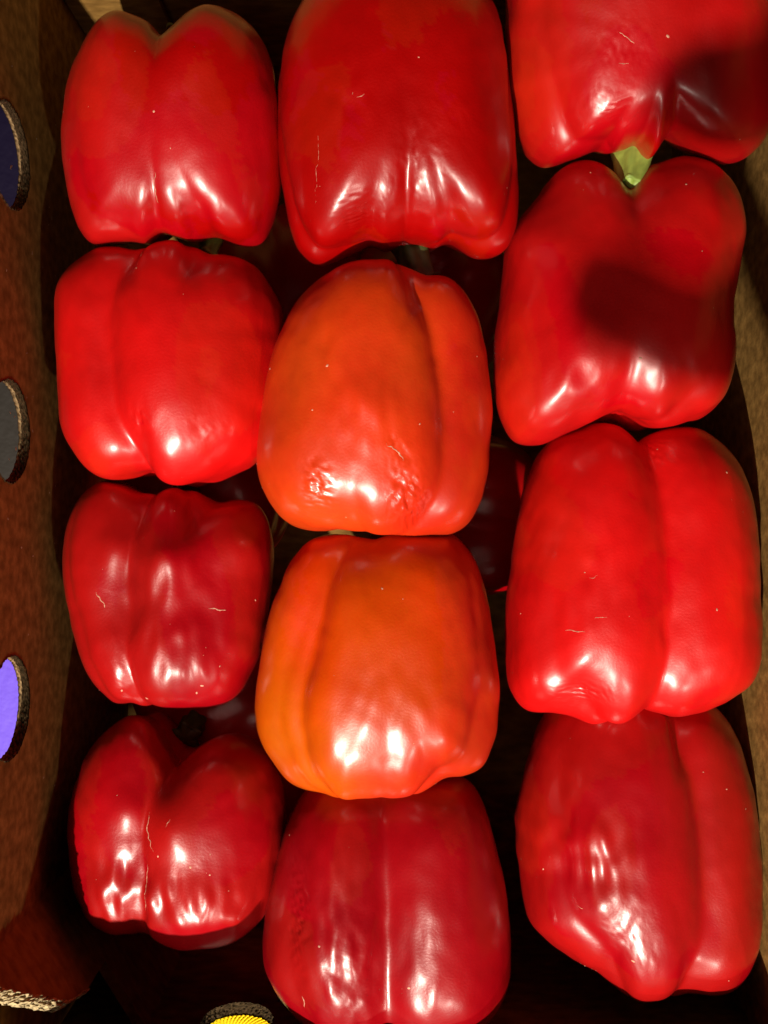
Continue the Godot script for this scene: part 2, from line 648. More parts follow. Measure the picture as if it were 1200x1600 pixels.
func rim(from: Vector3, along: Vector3, inward: Vector3, thick: float, h: Array, tone_and_shade := 1.0) -> ArrayMesh:
	# the torn edge of a punched hole: two paper liners with the crushed flutes between them
	var rows := 13
	var cols := 150
	var pos := PackedVector3Array()
	var col := PackedColorArray()
	for i in rows:
		var t := float(i) / (rows - 1)
		for j in cols:
			var a := TAU * j / cols
			var r := lerpf(hole_radius(h, a, false), hole_radius(h, a, true), t)
			var inner := sin(t * PI)
			var flute := fine.get_noise_3d(cos(a) * 15.0 + h[0] * 50.0, sin(a) * 15.0, t * 5.0)
			r += inner * (0.0004 - 0.0016 * flute) + 0.0006 * lumps.get_noise_3d(cos(a) * 22.0, sin(a) * 22.0, t * 3.0 + h[0] * 31.0)
			var b := 0.0
			if i == 0:
				b = 0.0007
			elif i == rows - 1:
				b = -0.0007
			pos.append(from + along * (h[0] + cos(a) * r) + Vector3(0, h[1] + sin(a) * r - from.y, 0) - inward * (thick * t - b))
			var tone := tone_and_shade * clampf(0.68 + 1.1 * fine.get_noise_3d(cos(a) * 17.0, sin(a) * 17.0 + h[0] * 20.0, t * 6.0), 0.1, 1.4)
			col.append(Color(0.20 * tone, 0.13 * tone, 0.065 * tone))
	return grid_mesh(pos, col, rows, cols, true)


const WALL_X := -0.150
const RIGHT_X := 0.169
const BACK_Z := -0.243
const FRONT_Z := 0.236

func build_box() -> void:
	var box := thing("cardboard_box", "brown corrugated cardboard produce box with round vent holes, holding the peppers", "box")
	var thick := 0.0048
	var thin := 0.0036
	# left wall with its three round holes
	var lf := Vector3(WALL_X, 0, BACK_Z)
	var lz := Vector3(0, 0, 1)
	var lh := [[0.1004, 0.1795, 0.0207], [0.2106, 0.1795, 0.0207], [0.3216, 0.1795, 0.0207]]
	var left := part("side_wall", panel(lf, lz, Vector3.RIGHT, 0.484, 0, 0.24, thin, lh), card_mat, box)
	for h in lh:
		part("hole_rim", rim(lf, lz, Vector3.RIGHT, thin, h, 1.5), paper_mat, left)
	var flecks := SurfaceTool.new()
	flecks.begin(Mesh.PRIMITIVE_TRIANGLES)
	for n in 34:
		var at := Vector3(WALL_X + 0.0001, rng.randf_range(0.125, 0.2), rng.randf_range(-0.2, 0.16))
		blob(flecks, at, Vector3.RIGHT, rng.randf_range(0.0003, 0.0011), rng.randf_range(0.0002, 0.0005), rng.randf() * TAU, Color(0.5, 0.36, 0.2) * rng.randf_range(0.5, 1.2))
	flecks.index()
	part("paper_flecks", flecks.commit(), speck_mat, left, true)
	# right wall
	part("side_wall", panel(Vector3(RIGHT_X, 0, BACK_Z), lz, Vector3.LEFT, FRONT_Z - BACK_Z, 0, 0.235, thick, []), card_mat, box)
	# far wall and the corner tab that overlaps it
	part("end_wall", panel(Vector3(WALL_X, 0, BACK_Z), Vector3.RIGHT, Vector3.BACK, RIGHT_X - WALL_X, 0, 0.235, thick, []), card_mat, box)
	part("corner_tab", panel(Vector3(WALL_X + 0.0004, 0.001, BACK_Z + 0.0034), Vector3(1, 0, 0), Vector3.BACK, 0.0440, 0.001, 0.23, 0.003, []), card_mat, box)
	# near wall with a hole, and the slanting corner panel beside it
	var ff := Vector3(-0.149, 0, FRONT_Z)
	var fh := [[0.081, 0.1195, 0.0165]]
	var front := part("end_wall", panel(ff, Vector3.RIGHT, Vector3.FORWARD, RIGHT_X + 0.149, 0, 0.188, thick, fh), card_mat, box)
	part("shade_flap", panel(ff + Vector3(-0.0002, 0.172, thick + 0.0003), Vector3.RIGHT, Vector3.FORWARD, 0.080, 0.172, 0.238, 0.004, []), card_mat, box)  # flap out of view, added to throw shade on the front left pepper
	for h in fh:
		part("hole_rim", rim(ff, Vector3.RIGHT, Vector3.FORWARD, thick, h, 0.35), paper_mat, front)  # rim colour darkened to paint in the shade of this hole
	var d := Vector3(0.042, 0, 0.067).normalized()
	var di := Vector3(0.067, 0, -0.042).normalized()
	part("corner_panel", panel(Vector3(WALL_X - 0.002, 0, 0.166), d, di, 0.0835, 0, 0.125, thick, []), card_mat, box)
	part("corner_panel", corner_slab(Vector3(WALL_X, 0, 0.169), d, di, 0.0425, thick), card_mat, box)
	part("torn_edge", torn_edge(Vector3(WALL_X, 0.2245, 0.169), d, di, 0.0425, thick + 0.003), paper_mat, box)
	# floor
	var fl := BoxMesh.new()
	fl.size = Vector3(RIGHT_X - WALL_X, 0.004, FRONT_Z - BACK_Z)
	var f := part("box_floor", fl, card_mat, box)
	f.position = Vector3((RIGHT_X + WALL_X) / 2, -0.002, (FRONT_Z + BACK_Z) / 2)


func torn_top(s: float) -> float:
	return 0.2245 - 0.0555 * s - 0.012 * smoothstep(0.85, 1.0, s)


func corner_slab(from: Vector3, along: Vector3, inward: Vector3, length: float, thick: float) -> ArrayMesh:
	var st := SurfaceTool.new()
	st.begin(Mesh.PRIMITIVE_TRIANGLES)
	var n := 24
	for back in [0.0, 1.0]:
		for k in n:
			var s0 := float(k) / n
			var s1 := float(k + 1) / n
			var a: Vector3 = from + along * length * s0 - inward * thick * back
			var b: Vector3 = from + along * length * s1 - inward * thick * back
			quad(st, a + Vector3(0, 0.125, 0), b + Vector3(0, 0.125, 0), b + Vector3(0, torn_top(s1) - 0.002, 0), a + Vector3(0, torn_top(s0) - 0.002, 0))
	st.index()
	return st.commit()


func torn_edge(from: Vector3, along: Vector3, inward: Vector3, length: float, thick: float) -> ArrayMesh:
	# the ragged top of the corner panel, its paper torn open
	var rows := 24
	var cols := 130
	var pos := PackedVector3Array()
	var col := PackedColorArray()
	for i in rows:
		var t := float(i) / (rows - 1)
		for j in cols:
			var s := float(j) / (cols - 1)
			var top := torn_top(s) + 0.0015 * fine.get_noise_2d(s * 14.0, 3.0)
			var a := t * PI
			var y := top - 0.004 + 0.004 * sin(a)
			var off := cos(a)
			var bump := 0.0016 * fine.get_noise_3d(s * 18.0, t * 7.0, 3.0) + 0.0006 * fine.get_noise_3d(s * 50.0, t * 25.0, 9.0)
			pos.append(from + along * s * length + Vector3(0, y - from.y + bump, 0) + inward * (off * thick * 0.5 + bump - 0.002))
			var tone := clampf(0.95 + 0.8 * fine.get_noise_3d(s * 40.0, t * 10.0, 1.0), 0.35, 1.4)
			col.append(Color(0.46 * tone, 0.36 * tone, 0.20 * tone))
	return grid_mesh(pos, col, rows, cols, false, true)


# ---------------------------------------------------------------- what shows beyond the box

func rounded_box(size: Vector3, r: float, taper: float) -> ArrayMesh:
	var pos := PackedVector3Array()
	var rows := 20
	var cols := 64
	for i in rows:
		var ph := PI * i / (rows - 1)
		var y := signf(cos(ph)) * pow(absf(cos(ph)), 0.25) * 0.5
		var k := pow(sin(ph), 0.25) * (1.0 + taper * y)
		for j in cols:
			var th := TAU * j / cols
			var cr := pow(pow(absf(cos(th)), 8.0) + pow(absf(sin(th)), 8.0), -0.125)
			pos.append(Vector3(cos(th) * cr * k * size.x * 0.5, y * size.y, sin(th) * cr * k * size.z * 0.5))
	return grid_mesh(pos, PackedColorArray(), rows, cols, true)


func plastic(c: Color, rough: float) -> StandardMaterial3D:
	var m := StandardMaterial3D.new()
	m.albedo_color = c.linear_to_srgb()
	m.roughness = rough
	m.heightmap_enabled = true
	m.heightmap_texture = noise_tex(12, 0.02, 3, [Color.BLACK, Color.WHITE])
	m.heightmap_scale = 0.02
	m.uv1_triplanar = true
	m.uv1_scale = Vector3(10, 10, 10)
	return m


func tub(label: String, at: Vector3, tint: Color) -> void:
	var t := thing("plastic_tub", label, "tub", at, "plastic tubs beyond the box's left wall")
	var m := plastic(tint, 0.45)
	var b := part("tub_body", rounded_box(Vector3(0.10, 0.06, 0.105), 0.01, 0.12), m, t)
	b.position.y = 0.03
	var lid := part("lid", rounded_box(Vector3(0.11, 0.012, 0.112), 0.004, 0.0), m, t)
	lid.position.y = 0.065


func build_surroundings() -> void:
	var shelf := MeshInstance3D.new()
	var pm := BoxMesh.new()
	pm.size = Vector3(3, 0.03, 3)
	shelf.mesh = pm
	shelf.material_override = plastic(Color(0.03, 0.026, 0.022), 0.6)
	shelf.name = "shelf"
	shelf.set_meta("kind", "structure")
	shelf.set_meta("label", "dark display shelf under the box")
	shelf.position = Vector3(0, -0.0195, 0)
	add_child(shelf)
	tub("bright purple plastic tub seen through the hole nearest the front", Vector3(-0.214, -0.0045, 0.098), Color(0.20, 0.11, 0.95))
	tub("grey plastic tub seen through the middle hole", Vector3(-0.214, -0.0045, -0.03), Color(0.035, 0.030, 0.026))
	tub("dark navy plastic tub seen through the far hole", Vector3(-0.214, -0.0045, -0.158), Color(0.010, 0.006, 0.028))
	net_bag()


func net_bag() -> void:
	var bag := thing("net_bag", "yellow plastic netting bag behind the round hole of the near wall", "net bag", Vector3(-0.074, 0.008, 0.2745))
	var fruit := plastic(Color(0.20, 0.13, 0.01), 0.5)
	var rx := 0.046
	var ry := 0.030
	var rz := 0.030
	var pos := PackedVector3Array()
	for i in 25:
		for j in 40:
			var ph := PI * i / 24
			var th := TAU * j / 40
			pos.append(Vector3(sin(ph) * cos(th) * rx, cos(ph) * ry, sin(ph) * sin(th) * rz))
	var body := part("contents", grid_mesh(pos, PackedColorArray(), 25, 40, true), fruit, bag)
	body.position.y = ry
	# threads in both slanting directions
	var st := SurfaceTool.new()
	st.begin(Mesh.PRIMITIVE_TRIANGLES)
	var n := 56
	for way in [-1, 1]:
		for k in n:
			var last: Array = []
			for i in 61:
				var ph := 0.25 + (PI - 0.5) * i / 60.0
				var th: float = TAU * k / n + way * ph * 1.6
				var c := Vector3(sin(ph) * cos(th) * rx, cos(ph) * ry + ry, sin(ph) * sin(th) * rz)
				var nn := Vector3(c.x / rx / rx, (c.y - ry) / ry / ry, c.z / rz / rz).normalized()
				c += nn * (0.0007 + 0.0003 * way)
				var tang := nn.cross(Vector3.UP).normalized()
				var wd := 0.0008
				var now := [c - tang * wd, c + nn * 0.0008, c + tang * wd]
				if last.size():
					for q in 2:
						quad(st, last[q], last[q + 1], now[q + 1], now[q])
				last = now
	st.index()
	part("netting", st.commit(), plastic(Color(0.95, 0.76, 0.02), 0.4), bag, true)


# ---------------------------------------------------------------- the peppers' own shapes: half length, half width, half depth, outline round the stalk axis,
# grooves [angle at the stalk end, middle, base, width, depth x3, notch x2], dents, colour patches, scars

func peppers() -> Array:
	return [
	{"label": "red bell pepper in the far left corner, two lobes cleft at the top",
		"at": Vector3(-0.0866, 0.1640, -0.1585), "tilt": -13, "hl": 0.0467, "hw": 0.0439, "hb": 0.0395, "nt": 3.0, "nb": 2.8,
		"dimple": 0.03,
		"outline": [0.945, 0.981, 0.948, 0.953, 1.075, 1.132, 1.102, 1.065, 1.037, 1.015, 1.006, 1.005, 1.002, 0.999, 0.999, 0.990, 0.996, 0.998, 1.007, 1.016, 1.021, 1.009, 0.940, 0.842, 0.779, 0.875, 0.916, 0.961, 0.959, 0.940, 0.927, 0.922, 0.942, 0.967, 0.990, 1.009, 1.027, 1.039, 1.053, 1.066, 1.094, 1.121, 1.162, 1.168, 1.067, 1.011, 1.001, 0.918],
		"grooves": [[94.3672, 98.3292, 94.3672, 15, 0.16, 0.07, 0.03, 0.05, 0], [64.4722, 66.1831, 64.1121, 9, 0, 0, 0.05, 0, 0.01], [130.3852, 135.5178, 122.1011, 9, 0, 0.02, 0.08, 0, 0], [215, 215, 215, 14, 0.14, 0.06, 0.12, 0.05, 0.05], [272, 272, 272, 14, 0.14, 0.06, 0.12, 0.05, 0.05], [328, 328, 328, 14, 0.14, 0.06, 0.12, 0.05, 0.05]],
		"dents": [[0.0270, -0.0027, 0.0147, 0.0019, 0.0005, 0], [0.0366, 0.0137, 0.0067, 0.0160, 0.0003, 1]],
		"paint": [[-0.0164, -0.0253, 0.0213, 0.0160, 0.35, ORANGE_RED]],
		"marks": [[Vector2(0.0201, -0.0018), Vector2(0.0272, -0.0025), Vector2(0.0315, -0.0017), 0.0005]],
		"stem": [Vector3(-0.0364, 0, -0.012), Vector3(-0.0420, 0.002, -0.024), 0.0045, 0.006, DULL_GREEN],
		"base": SKIN_RED * 0.8, "rough": 0.38, "specks": 10},
	{"label": "long red bell pepper in the middle of the far row, creased above its base",
		"at": Vector3(0.0070, 0.1680, -0.1621), "tilt": -3, "hl": 0.0583, "hw": 0.0496, "hb": 0.0447, "nt": 3.0, "nb": 2.8,
		"dimple": 0.03,
		"outline": [0.902, 0.897, 0.931, 0.928, 1.086, 1.164, 1.139, 1.085, 1.040, 0.999, 0.971, 0.954, 0.942, 0.932, 0.920, 0.917, 0.909, 0.920, 0.926, 0.916, 0.923, 0.939, 0.973, 1.010, 1.045, 1.006, 0.995, 0.981, 0.972, 0.979, 0.985, 0.999, 1.012, 1.033, 1.045, 1.048, 1.049, 1.052, 1.047, 1.054, 1.063, 1.076, 1.112, 1.147, 1.141, 1.011, 0.906, 0.919],
		"grooves": [[89.0545, 87.6138, 86.083, 15, 0.1, 0.05, 0.09, 0.05, 0.01], [165, 165, 150, 9, 0.02, 0.05, 0.17, 0, 0], [20, 20, 33, 9, 0.02, 0.05, 0.17, 0, 0], [215, 215, 215, 14, 0.14, 0.06, 0.12, 0.05, 0.05], [272, 272, 272, 14, 0.14, 0.06, 0.12, 0.05, 0.05], [328, 328, 328, 14, 0.14, 0.06, 0.12, 0.05, 0.05]],
		"dents": [[0.0394, 0.0017, 0.0145, 0.0016, 0.0011, 0], [0.0311, 0.0026, 0.0119, 0.0063, 0.0004, 2], [0.0454, -0.0167, 0.0069, 0.0095, 0.0003, 2], [0.0075, -0.0166, 0.0079, 0.0106, 0.0005, 1], [0.0157, 0.0171, 0.0132, 0.0106, 0.0002, 2]],
		"paint": [],
		"marks": [[Vector2(0.0160, -0.0312), Vector2(0.0283, -0.0319), Vector2(0.0448, -0.0337), 0.00022], [Vector2(0.0071, -0.0175), Vector2(0.0062, -0.0137), 0.0004], [Vector2(0.0048, -0.0182), Vector2(0.0062, -0.0192), 0.0003]],
		"stem": [Vector3(-0.0454, 0, -0.012), Vector3(-0.0524, 0.002, -0.024), 0.0045, 0.006, DULL_GREEN],
		"base": SKIN_RED * 0.72, "rough": 0.38, "specks": 13},
	{"label": "shadowed red bell pepper cut by the top edge, above the one with a green stem",
		"at": Vector3(0.1022, 0.1710, -0.1886), "tilt": -19, "hl": 0.0495, "hw": 0.0507, "hb": 0.0456, "nt": 3.0, "nb": 2.8,
		"dimple": 0.03,
		"outline": [0.764, 0.876, 0.766, 0.681, 0.787, 0.946, 1.108, 1.177, 1.193, 1.151, 1.112, 1.083, 1.065, 1.043, 1.036, 1.011, 0.994, 0.959, 0.947, 0.957, 0.953, 0.984, 1.054, 1.002, 1.043, 1.057, 1.002, 1.050, 1.046, 1.078, 1.104, 1.112, 1.095, 1.075, 1.049, 1.050, 1.030, 1.022, 1.026, 1.017, 1.026, 1.040, 1.055, 1.044, 0.917, 0.808, 0.814, 0.790],
		"grooves": [[140.8304, 139.93, 120.3902, 9, 0.03, 0.04, 0.16, 0, 0], [73.5668, 73.5668, 74.9175, 18, 0.1, 0.07, 0.07, 0.06, 0], [215, 215, 215, 14, 0.14, 0.06, 0.12, 0.05, 0.05], [272, 272, 272, 14, 0.14, 0.06, 0.12, 0.05, 0.05], [328, 328, 328, 14, 0.14, 0.06, 0.12, 0.05, 0.05]],
		"dents": [[0.0020, -0.0136, 0.0079, 0.0092, 0.0004, 2], [0.0219, -0.0193, 0.0065, 0.0092, 0.0003, 2]],
		"paint": [[0.0121, -0.0453, 0.0314, 0.0131, 0.5, ORANGE_RED]],
		"marks": [[Vector2(-0.0020, -0.0173), Vector2(0.0006, -0.0131), Vector2(0.0027, -0.0098), 0.0004], [Vector2(0.0093, -0.0155), Vector2(0.0088, -0.0112), 0.0003]],
		"stem": [Vector3(-0.0386, 0, -0.012), Vector3(-0.0446, 0.002, -0.024), 0.0045, 0.006, DULL_GREEN],
		"base": SKIN_RED * 0.85, "rough": 0.38, "specks": 9},
	{"label": "red bell pepper below the far left one, beside the middle hole of the wall",
		"at": Vector3(-0.0918, 0.1470, -0.0631), "tilt": 2, "hl": 0.0521, "hw": 0.0488, "hb": 0.0429, "nt": 3.0, "nb": 2.8,
		"outline": [1.044, 1.065, 1.033, 1.008, 0.989, 0.997, 0.995, 0.999, 0.990, 1.002, 1.002, 1.005, 1.013, 1.019, 1.009, 1.016, 1.019, 1.008, 1.003, 0.989, 0.954, 0.928, 0.986, 1.025, 1.011, 0.998, 0.941, 0.976, 1.010, 1.014, 1.032, 1.049, 1.042, 1.018, 0.998, 0.988, 0.980, 0.973, 0.971, 0.974, 0.983, 0.989, 0.997, 1.019, 1.024, 0.998, 0.963, 0.952],
		"grooves": [[105.7129, 115.7979, 100.6703, 12, 0.18, 0.19, 0.2, 0.06, 0.05], [68.074, 63.932, 68.7044, 13, 0.14, 0.03, 0.02, 0.05, 0], [35, 30, 35, -16, 0, 0.06, 0.05, 0, 0], [215, 215, 215, 14, 0.14, 0.06, 0.12, 0.05, 0.05], [272, 272, 272, 14, 0.14, 0.06, 0.12, 0.05, 0.05], [328, 328, 328, 14, 0.14, 0.06, 0.12, 0.05, 0.05]],
		"dents": [[0.0275, -0.0044, 0.0044, 0.0042, 0.0008, 2], [0.0300, 0.0206, 0.0067, 0.0089, 0.0002, 2], [-0.0020, -0.0230, 0.0167, 0.0069, 0.0004, 1]],
		"paint": [[0.0119, 0.0240, 0.0361, 0.0167, 0.3, ORANGE_RED], [0.0433, -0.0251, 0.0111, 0.0167, 0.38, ORANGE_RED]],
		"marks": [],
		"stem": [Vector3(-0.0464, 0.0152, 0.0052), Vector3(-0.0620, 0.0205, 0.0000), 0.0032, 0.005, FRESH_GREEN],
		"base": SKIN_RED * 1.2, "rough": 0.38, "specks": 10},
	{"label": "bright orange-red bell pepper with two wrinkled scars near its base",
		"at": Vector3(-0.0035, 0.1550, -0.0465), "tilt": 2, "hl": 0.0578, "hw": 0.0491, "hb": 0.0442, "nt": 3.0, "nb": 2.8,
		"outline": [1.031, 1.029, 1.031, 1.042, 1.074, 1.083, 1.068, 1.051, 1.040, 1.023, 1.017, 1.020, 1.015, 1.005, 0.996, 0.992, 0.980, 0.986, 0.990, 0.993, 0.983, 0.950, 0.999, 1.063, 1.039, 1.017, 0.983, 0.935, 0.895, 0.876, 0.873, 0.876, 0.897, 0.916, 0.939, 0.959, 0.976, 0.991, 1.010, 1.036, 1.067, 1.076, 1.073, 1.064, 1.039, 1.008, 0.990, 1.004],
		"grooves": [[68.7044, 51.956, 57.5388, 14, 0.24, 0.2, 0.18, 0.05, 0], [102.6513, 102.6513, 101.7509, 9, 0, 0, 0.06, 0, 0.02], [215, 215, 215, 14, 0.14, 0.06, 0.12, 0.05, 0.05], [272, 272, 272, 14, 0.14, 0.06, 0.12, 0.05, 0.05], [328, 328, 328, 14, 0.14, 0.06, 0.12, 0.05, 0.05]],
		"dents": [[0.0370, -0.0226, 0.0076, 0.0046, 0.0015, 2], [0.0398, 0.0122, 0.0109, 0.0055, 0.0015, 2], [0.0079, -0.0052, 0.0177, 0.0150, 0.0004, 1], [0.0079, -0.0027, 0.0109, 0.0071, -0.0014, 0], [-0.0172, -0.0197, 0.0071, 0.0025, 0.0012, 0], [0.0229, 0.0085, 0.0033, 0.0044, 0.0008, 2]],
		"paint": [[-0.0036, -0.0348, 0.0545, 0.0191, 0.35, ORANGE], [-0.0345, 0.0035, 0.0273, 0.0218, 0.45, ORANGE], [0.0449, -0.0321, 0.0136, 0.0164, 0.5, ORANGE], [-0.0036, 0.0367, 0.0600, 0.0150, 0.8, RED], [0.0449, 0.0137, 0.0164, 0.0164, 0.3, RED]],
		"marks": [[Vector2(0.0223, 0.0042), Vector2(0.0236, 0.0072), Vector2(0.0261, 0.0099), Vector2(0.0280, 0.0112), 0.0006]],
		"stem": [Vector3(-0.0493, 0.0203, 0.0044), Vector3(-0.0702, 0.0133, 0.0022), 0.005, 0.0075, DULL_GREEN],
		"base": SKIN_ORANGE_RED, "rough": 0.38, "specks": 18},
	{"label": "red bell pepper with a pale green stem showing in its deep notch",
		"at": Vector3(0.1000, 0.1490, -0.0877), "tilt": 2, "hl": 0.0613, "hw": 0.0502, "hb": 0.0451, "nt": 3.0, "nb": 2.8,
		"outline": [0.838, 0.867, 0.899, 0.894, 0.907, 0.963, 0.994, 0.995, 0.983, 0.968, 0.947, 0.948, 0.958, 0.982, 1.011, 1.039, 1.085, 1.113, 1.127, 1.121, 1.110, 1.079, 1.023, 1.012, 0.938, 1.004, 1.026, 1.006, 0.963, 0.926, 0.932, 0.959, 0.981, 0.983, 0.990, 1.000, 1.012, 1.027, 1.044, 1.063, 1.098, 1.127, 1.155, 1.165, 1.080, 0.947, 0.883, 0.828],
		"grooves": [[87.6138, 89.4147, 95.2676, 18, 0.32, 0.06, 0.14, 0.17, 0.05], [45.923, 45.923, 53.0365, 10, 0, 0.02, 0.08, 0, 0.02], [131.1056, 132.9065, 121.2006, 12, 0, 0.04, 0.04, 0, 0], [215, 215, 215, 14, 0.14, 0.06, 0.12, 0.05, 0.05], [272, 272, 272, 14, 0.14, 0.06, 0.12, 0.05, 0.05], [328, 328, 328, 14, 0.14, 0.06, 0.12, 0.05, 0.05]],
		"dents": [[0.0374, -0.0270, 0.0069, 0.0138, 0.0004, 1], [0.0361, -0.0233, 0.0055, 0.0033, 0.0006, 0], [-0.0020, -0.0078, 0.0249, 0.0138, 0.0006, 0]],
		"paint": [[0.0371, -0.0485, 0.0304, 0.0124, 0.55, ORANGE_RED], [-0.0438, -0.0030, 0.0072, 0.0061, 0.35, OLIVE]],
		"marks": [],
		"stem": [Vector3(-0.0444, 0.0008, 0.0226), Vector3(-0.0705, 0.0052, 0.0126), 0.0035, 0.0108, FRESH_GREEN],
		"base": SKIN_RED, "rough": 0.38, "specks": 9},
	{"label": "glossy three-lobed dark red bell pepper along the left wall, between the two lower holes",
		"at": Vector3(-0.0954, 0.1330, 0.0345), "tilt": 5, "hl": 0.0506, "hw": 0.0449, "hb": 0.0404, "nt": 3.0, "nb": 2.8,
		"outline": [1.070, 1.063, 1.058, 1.059, 1.064, 1.036, 1.006, 0.992, 0.981, 0.982, 0.987, 1.000, 1.015, 1.022, 1.037, 1.044, 1.047, 1.045, 1.018, 0.929, 0.837, 0.859, 0.918, 0.943, 0.922, 0.895, 0.884, 0.969, 1.042, 1.061, 1.069, 1.069, 1.063, 1.051, 1.042, 1.029, 1.015, 0.993, 0.965, 0.949, 0.936, 0.943, 0.965, 0.983, 1.005, 1.043, 1.025, 1.070],
		"grooves": [[101.0305, 107.6038, 105.5328, 11, 0.2, 0.19, 0.19, 0.06, 0.05], [61.951, 59.3397, 63.0315, 14, 0.18, 0.06, 0, 0.05, 0], [141.8209, 143.5318, 129.935, 8, 0, 0.04, 0.06, 0, 0], [215, 215, 215, 14, 0.14, 0.06, 0.12, 0.05, 0.05], [272, 272, 272, 14, 0.14, 0.06, 0.12, 0.05, 0.05], [328, 328, 328, 14, 0.14, 0.06, 0.12, 0.05, 0.05]],
		"dents": [[-0.0162, -0.0159, 0.0086, 0.0069, -0.0032, 0], [-0.0125, 0.0061, 0.0069, 0.0075, -0.0032, 0], [0.0108, -0.0001, 0.0103, 0.0259, 0.0014, 0], [0.0292, 0.0042, 0.0144, 0.0069, -0.0009, 0], [0.0292, -0.0129, 0.0144, 0.0057, -0.0007, 0], [0.0108, -0.0213, 0.0115, 0.0086, 0.0014, 0], [0.0161, 0.0159, 0.0144, 0.0201, 0.0007, 0], [-0.0170, 0.0345, 0.0080, 0.0080, -0.0028, 0], [0.0318, -0.0129, 0.0129, 0.0072, 0.0002, 2], [-0.0051, 0.0022, 0.0230, 0.0144, 0.0005, 1], [0.0213, 0.0160, 0.0201, 0.0230, 0.0004, 1]],
		"paint": [],
		"marks": [[Vector2(0.0021, -0.0249), Vector2(0.0050, -0.0222), Vector2(0.0082, -0.0208), 0.0006], [Vector2(0.0082, 0.0233), Vector2(0.0092, 0.0299), 0.0006]],
		"stem": [Vector3(-0.0395, 0, -0.012), Vector3(-0.0455, 0.002, -0.024), 0.0045, 0.006, DULL_GREEN],
		"base": SKIN_DEEP_RED, "rough": 0.35, "specks": 13},
	{"label": "orange bell pepper turning yellow-green at its lower left ribs",
		"at": Vector3(-0.0027, 0.1410, 0.0648), "tilt": 4, "hl": 0.0581, "hw": 0.0522, "hb": 0.047, "nt": 3.0, "nb": 2.8,
		"outline": [1.011, 1.021, 1.022, 0.981, 0.956, 1.011, 1.056, 1.046, 1.038, 1.024, 1.023, 1.013, 0.994, 0.980, 0.965, 0.958, 0.960, 0.973, 0.997, 1.017, 1.035, 1.029, 1.014, 0.996, 0.985, 0.975, 0.993, 0.988, 0.972, 0.940, 0.922, 0.910, 0.927, 0.938, 0.948, 0.966, 0.984, 1.005, 1.027, 1.049, 1.060, 1.056, 1.042, 1.049, 1.045, 1.030, 1.050, 1.021],
		"grooves": [[107.964, 126.6933, 128.7644, 10, 0.14, 0.15, 0.13, 0, 0.02], [112.4662, 138.039, 143.7119, 8, 0, 0.05, 0.08, 0, 0], [98.9595, 101.931, 103.4617, 9, 0, 0.02, 0.06, 0, 0], [78.069, 81.0405, 85.8129, 10, 0, 0.03, 0.08, 0, 0.01], [66.093, 66.6333, 66.9935, 8, 0, 0, 0.05, 0, 0], [39.7099, 37.2786, 51.5958, 9, 0.03, 0.04, 0.13, 0, 0.04], [93.0165, 91.4857, 90.045, 12, 0.08, 0, 0, 0.04, 0], [215, 215, 215, 14, 0.14, 0.06, 0.12, 0.05, 0.05], [272, 272, 272, 14, 0.14, 0.06, 0.12, 0.05, 0.05], [328, 328, 328, 14, 0.14, 0.06, 0.12, 0.05, 0.05]],
		"dents": [[0.0147, 0.0078, 0.0169, 0.0226, 0.0003, 1]],
		"paint": [[0.0289, -0.0392, 0.0310, 0.0211, 0.6, YELLOW_GREEN], [-0.0207, -0.0422, 0.0338, 0.0085, 0.3, YELLOW_GREEN], [-0.0207, -0.0290, 0.0254, 0.0197, 0.35, ORANGE_RED], [-0.0102, 0.0409, 0.0648, 0.0155, 0.8, RED], [0.0366, 0.0158, 0.0226, 0.0282, 0.65, RED], [-0.0233, 0.0053, 0.0338, 0.0254, 0.5, ORANGE], [0.0366, -0.0195, 0.0197, 0.0141, 0.45, AMBER]],
		"marks": [],
		"stem": [Vector3(-0.0453, 0, -0.012), Vector3(-0.0523, 0.002, -0.024), 0.0045, 0.006, DULL_GREEN],
		"base": SKIN_ORANGE, "rough": 0.38, "specks": 6},
	{"label": "large two-lobed red bell pepper against the right wall, below the one with a pale stem",
		"at": Vector3(0.1091, 0.1310, 0.0260), "tilt": 5, "hl": 0.0699, "hw": 0.0539, "hb": 0.0486, "nt": 3.0, "nb": 2.8,
		"outline": [0.975, 0.954, 0.963, 0.965, 0.991, 1.039, 1.088, 1.095, 1.066, 1.050, 1.034, 1.041, 1.034, 1.034, 1.031, 1.034, 1.033, 1.027, 1.014, 0.995, 0.979, 0.962, 0.948, 0.924, 0.917, 0.955, 0.967, 0.950, 0.943, 0.938, 0.918, 0.915, 0.916, 0.929, 0.942, 0.958, 0.970, 0.991, 1.014, 1.032, 1.057, 1.099, 1.145, 1.127, 1.023, 0.989, 1.012, 1.019],
		"grooves": [[85.7229, 78.8794, 83.7419, 14, 0.3, 0.2, 0.2, 0.1, 0.06], [131.3757, 133.1766, 125.973, 10, 0, 0.02, 0.1, 0, 0.04], [215, 215, 215, 14, 0.14, 0.06, 0.12, 0.05, 0.05], [272, 272, 272, 14, 0.14, 0.06, 0.12, 0.05, 0.05], [328, 328, 328, 14, 0.14, 0.06, 0.12, 0.05, 0.05]],
		"dents": [[0.0037, -0.0303, 0.0317, 0.0188, 0.0003, 1], [0.0524, -0.0272, 0.0040, 0.0098, 0.0007, 2], [0.0193, 0.0048, 0.0202, 0.0029, 0.0005, 1], [-0.0480, 0.0065, 0.0063, 0.0063, 0.0005, 2]],
		"paint": [[-0.0236, -0.0468, 0.0433, 0.0173, 0.3, ORANGE_RED]],
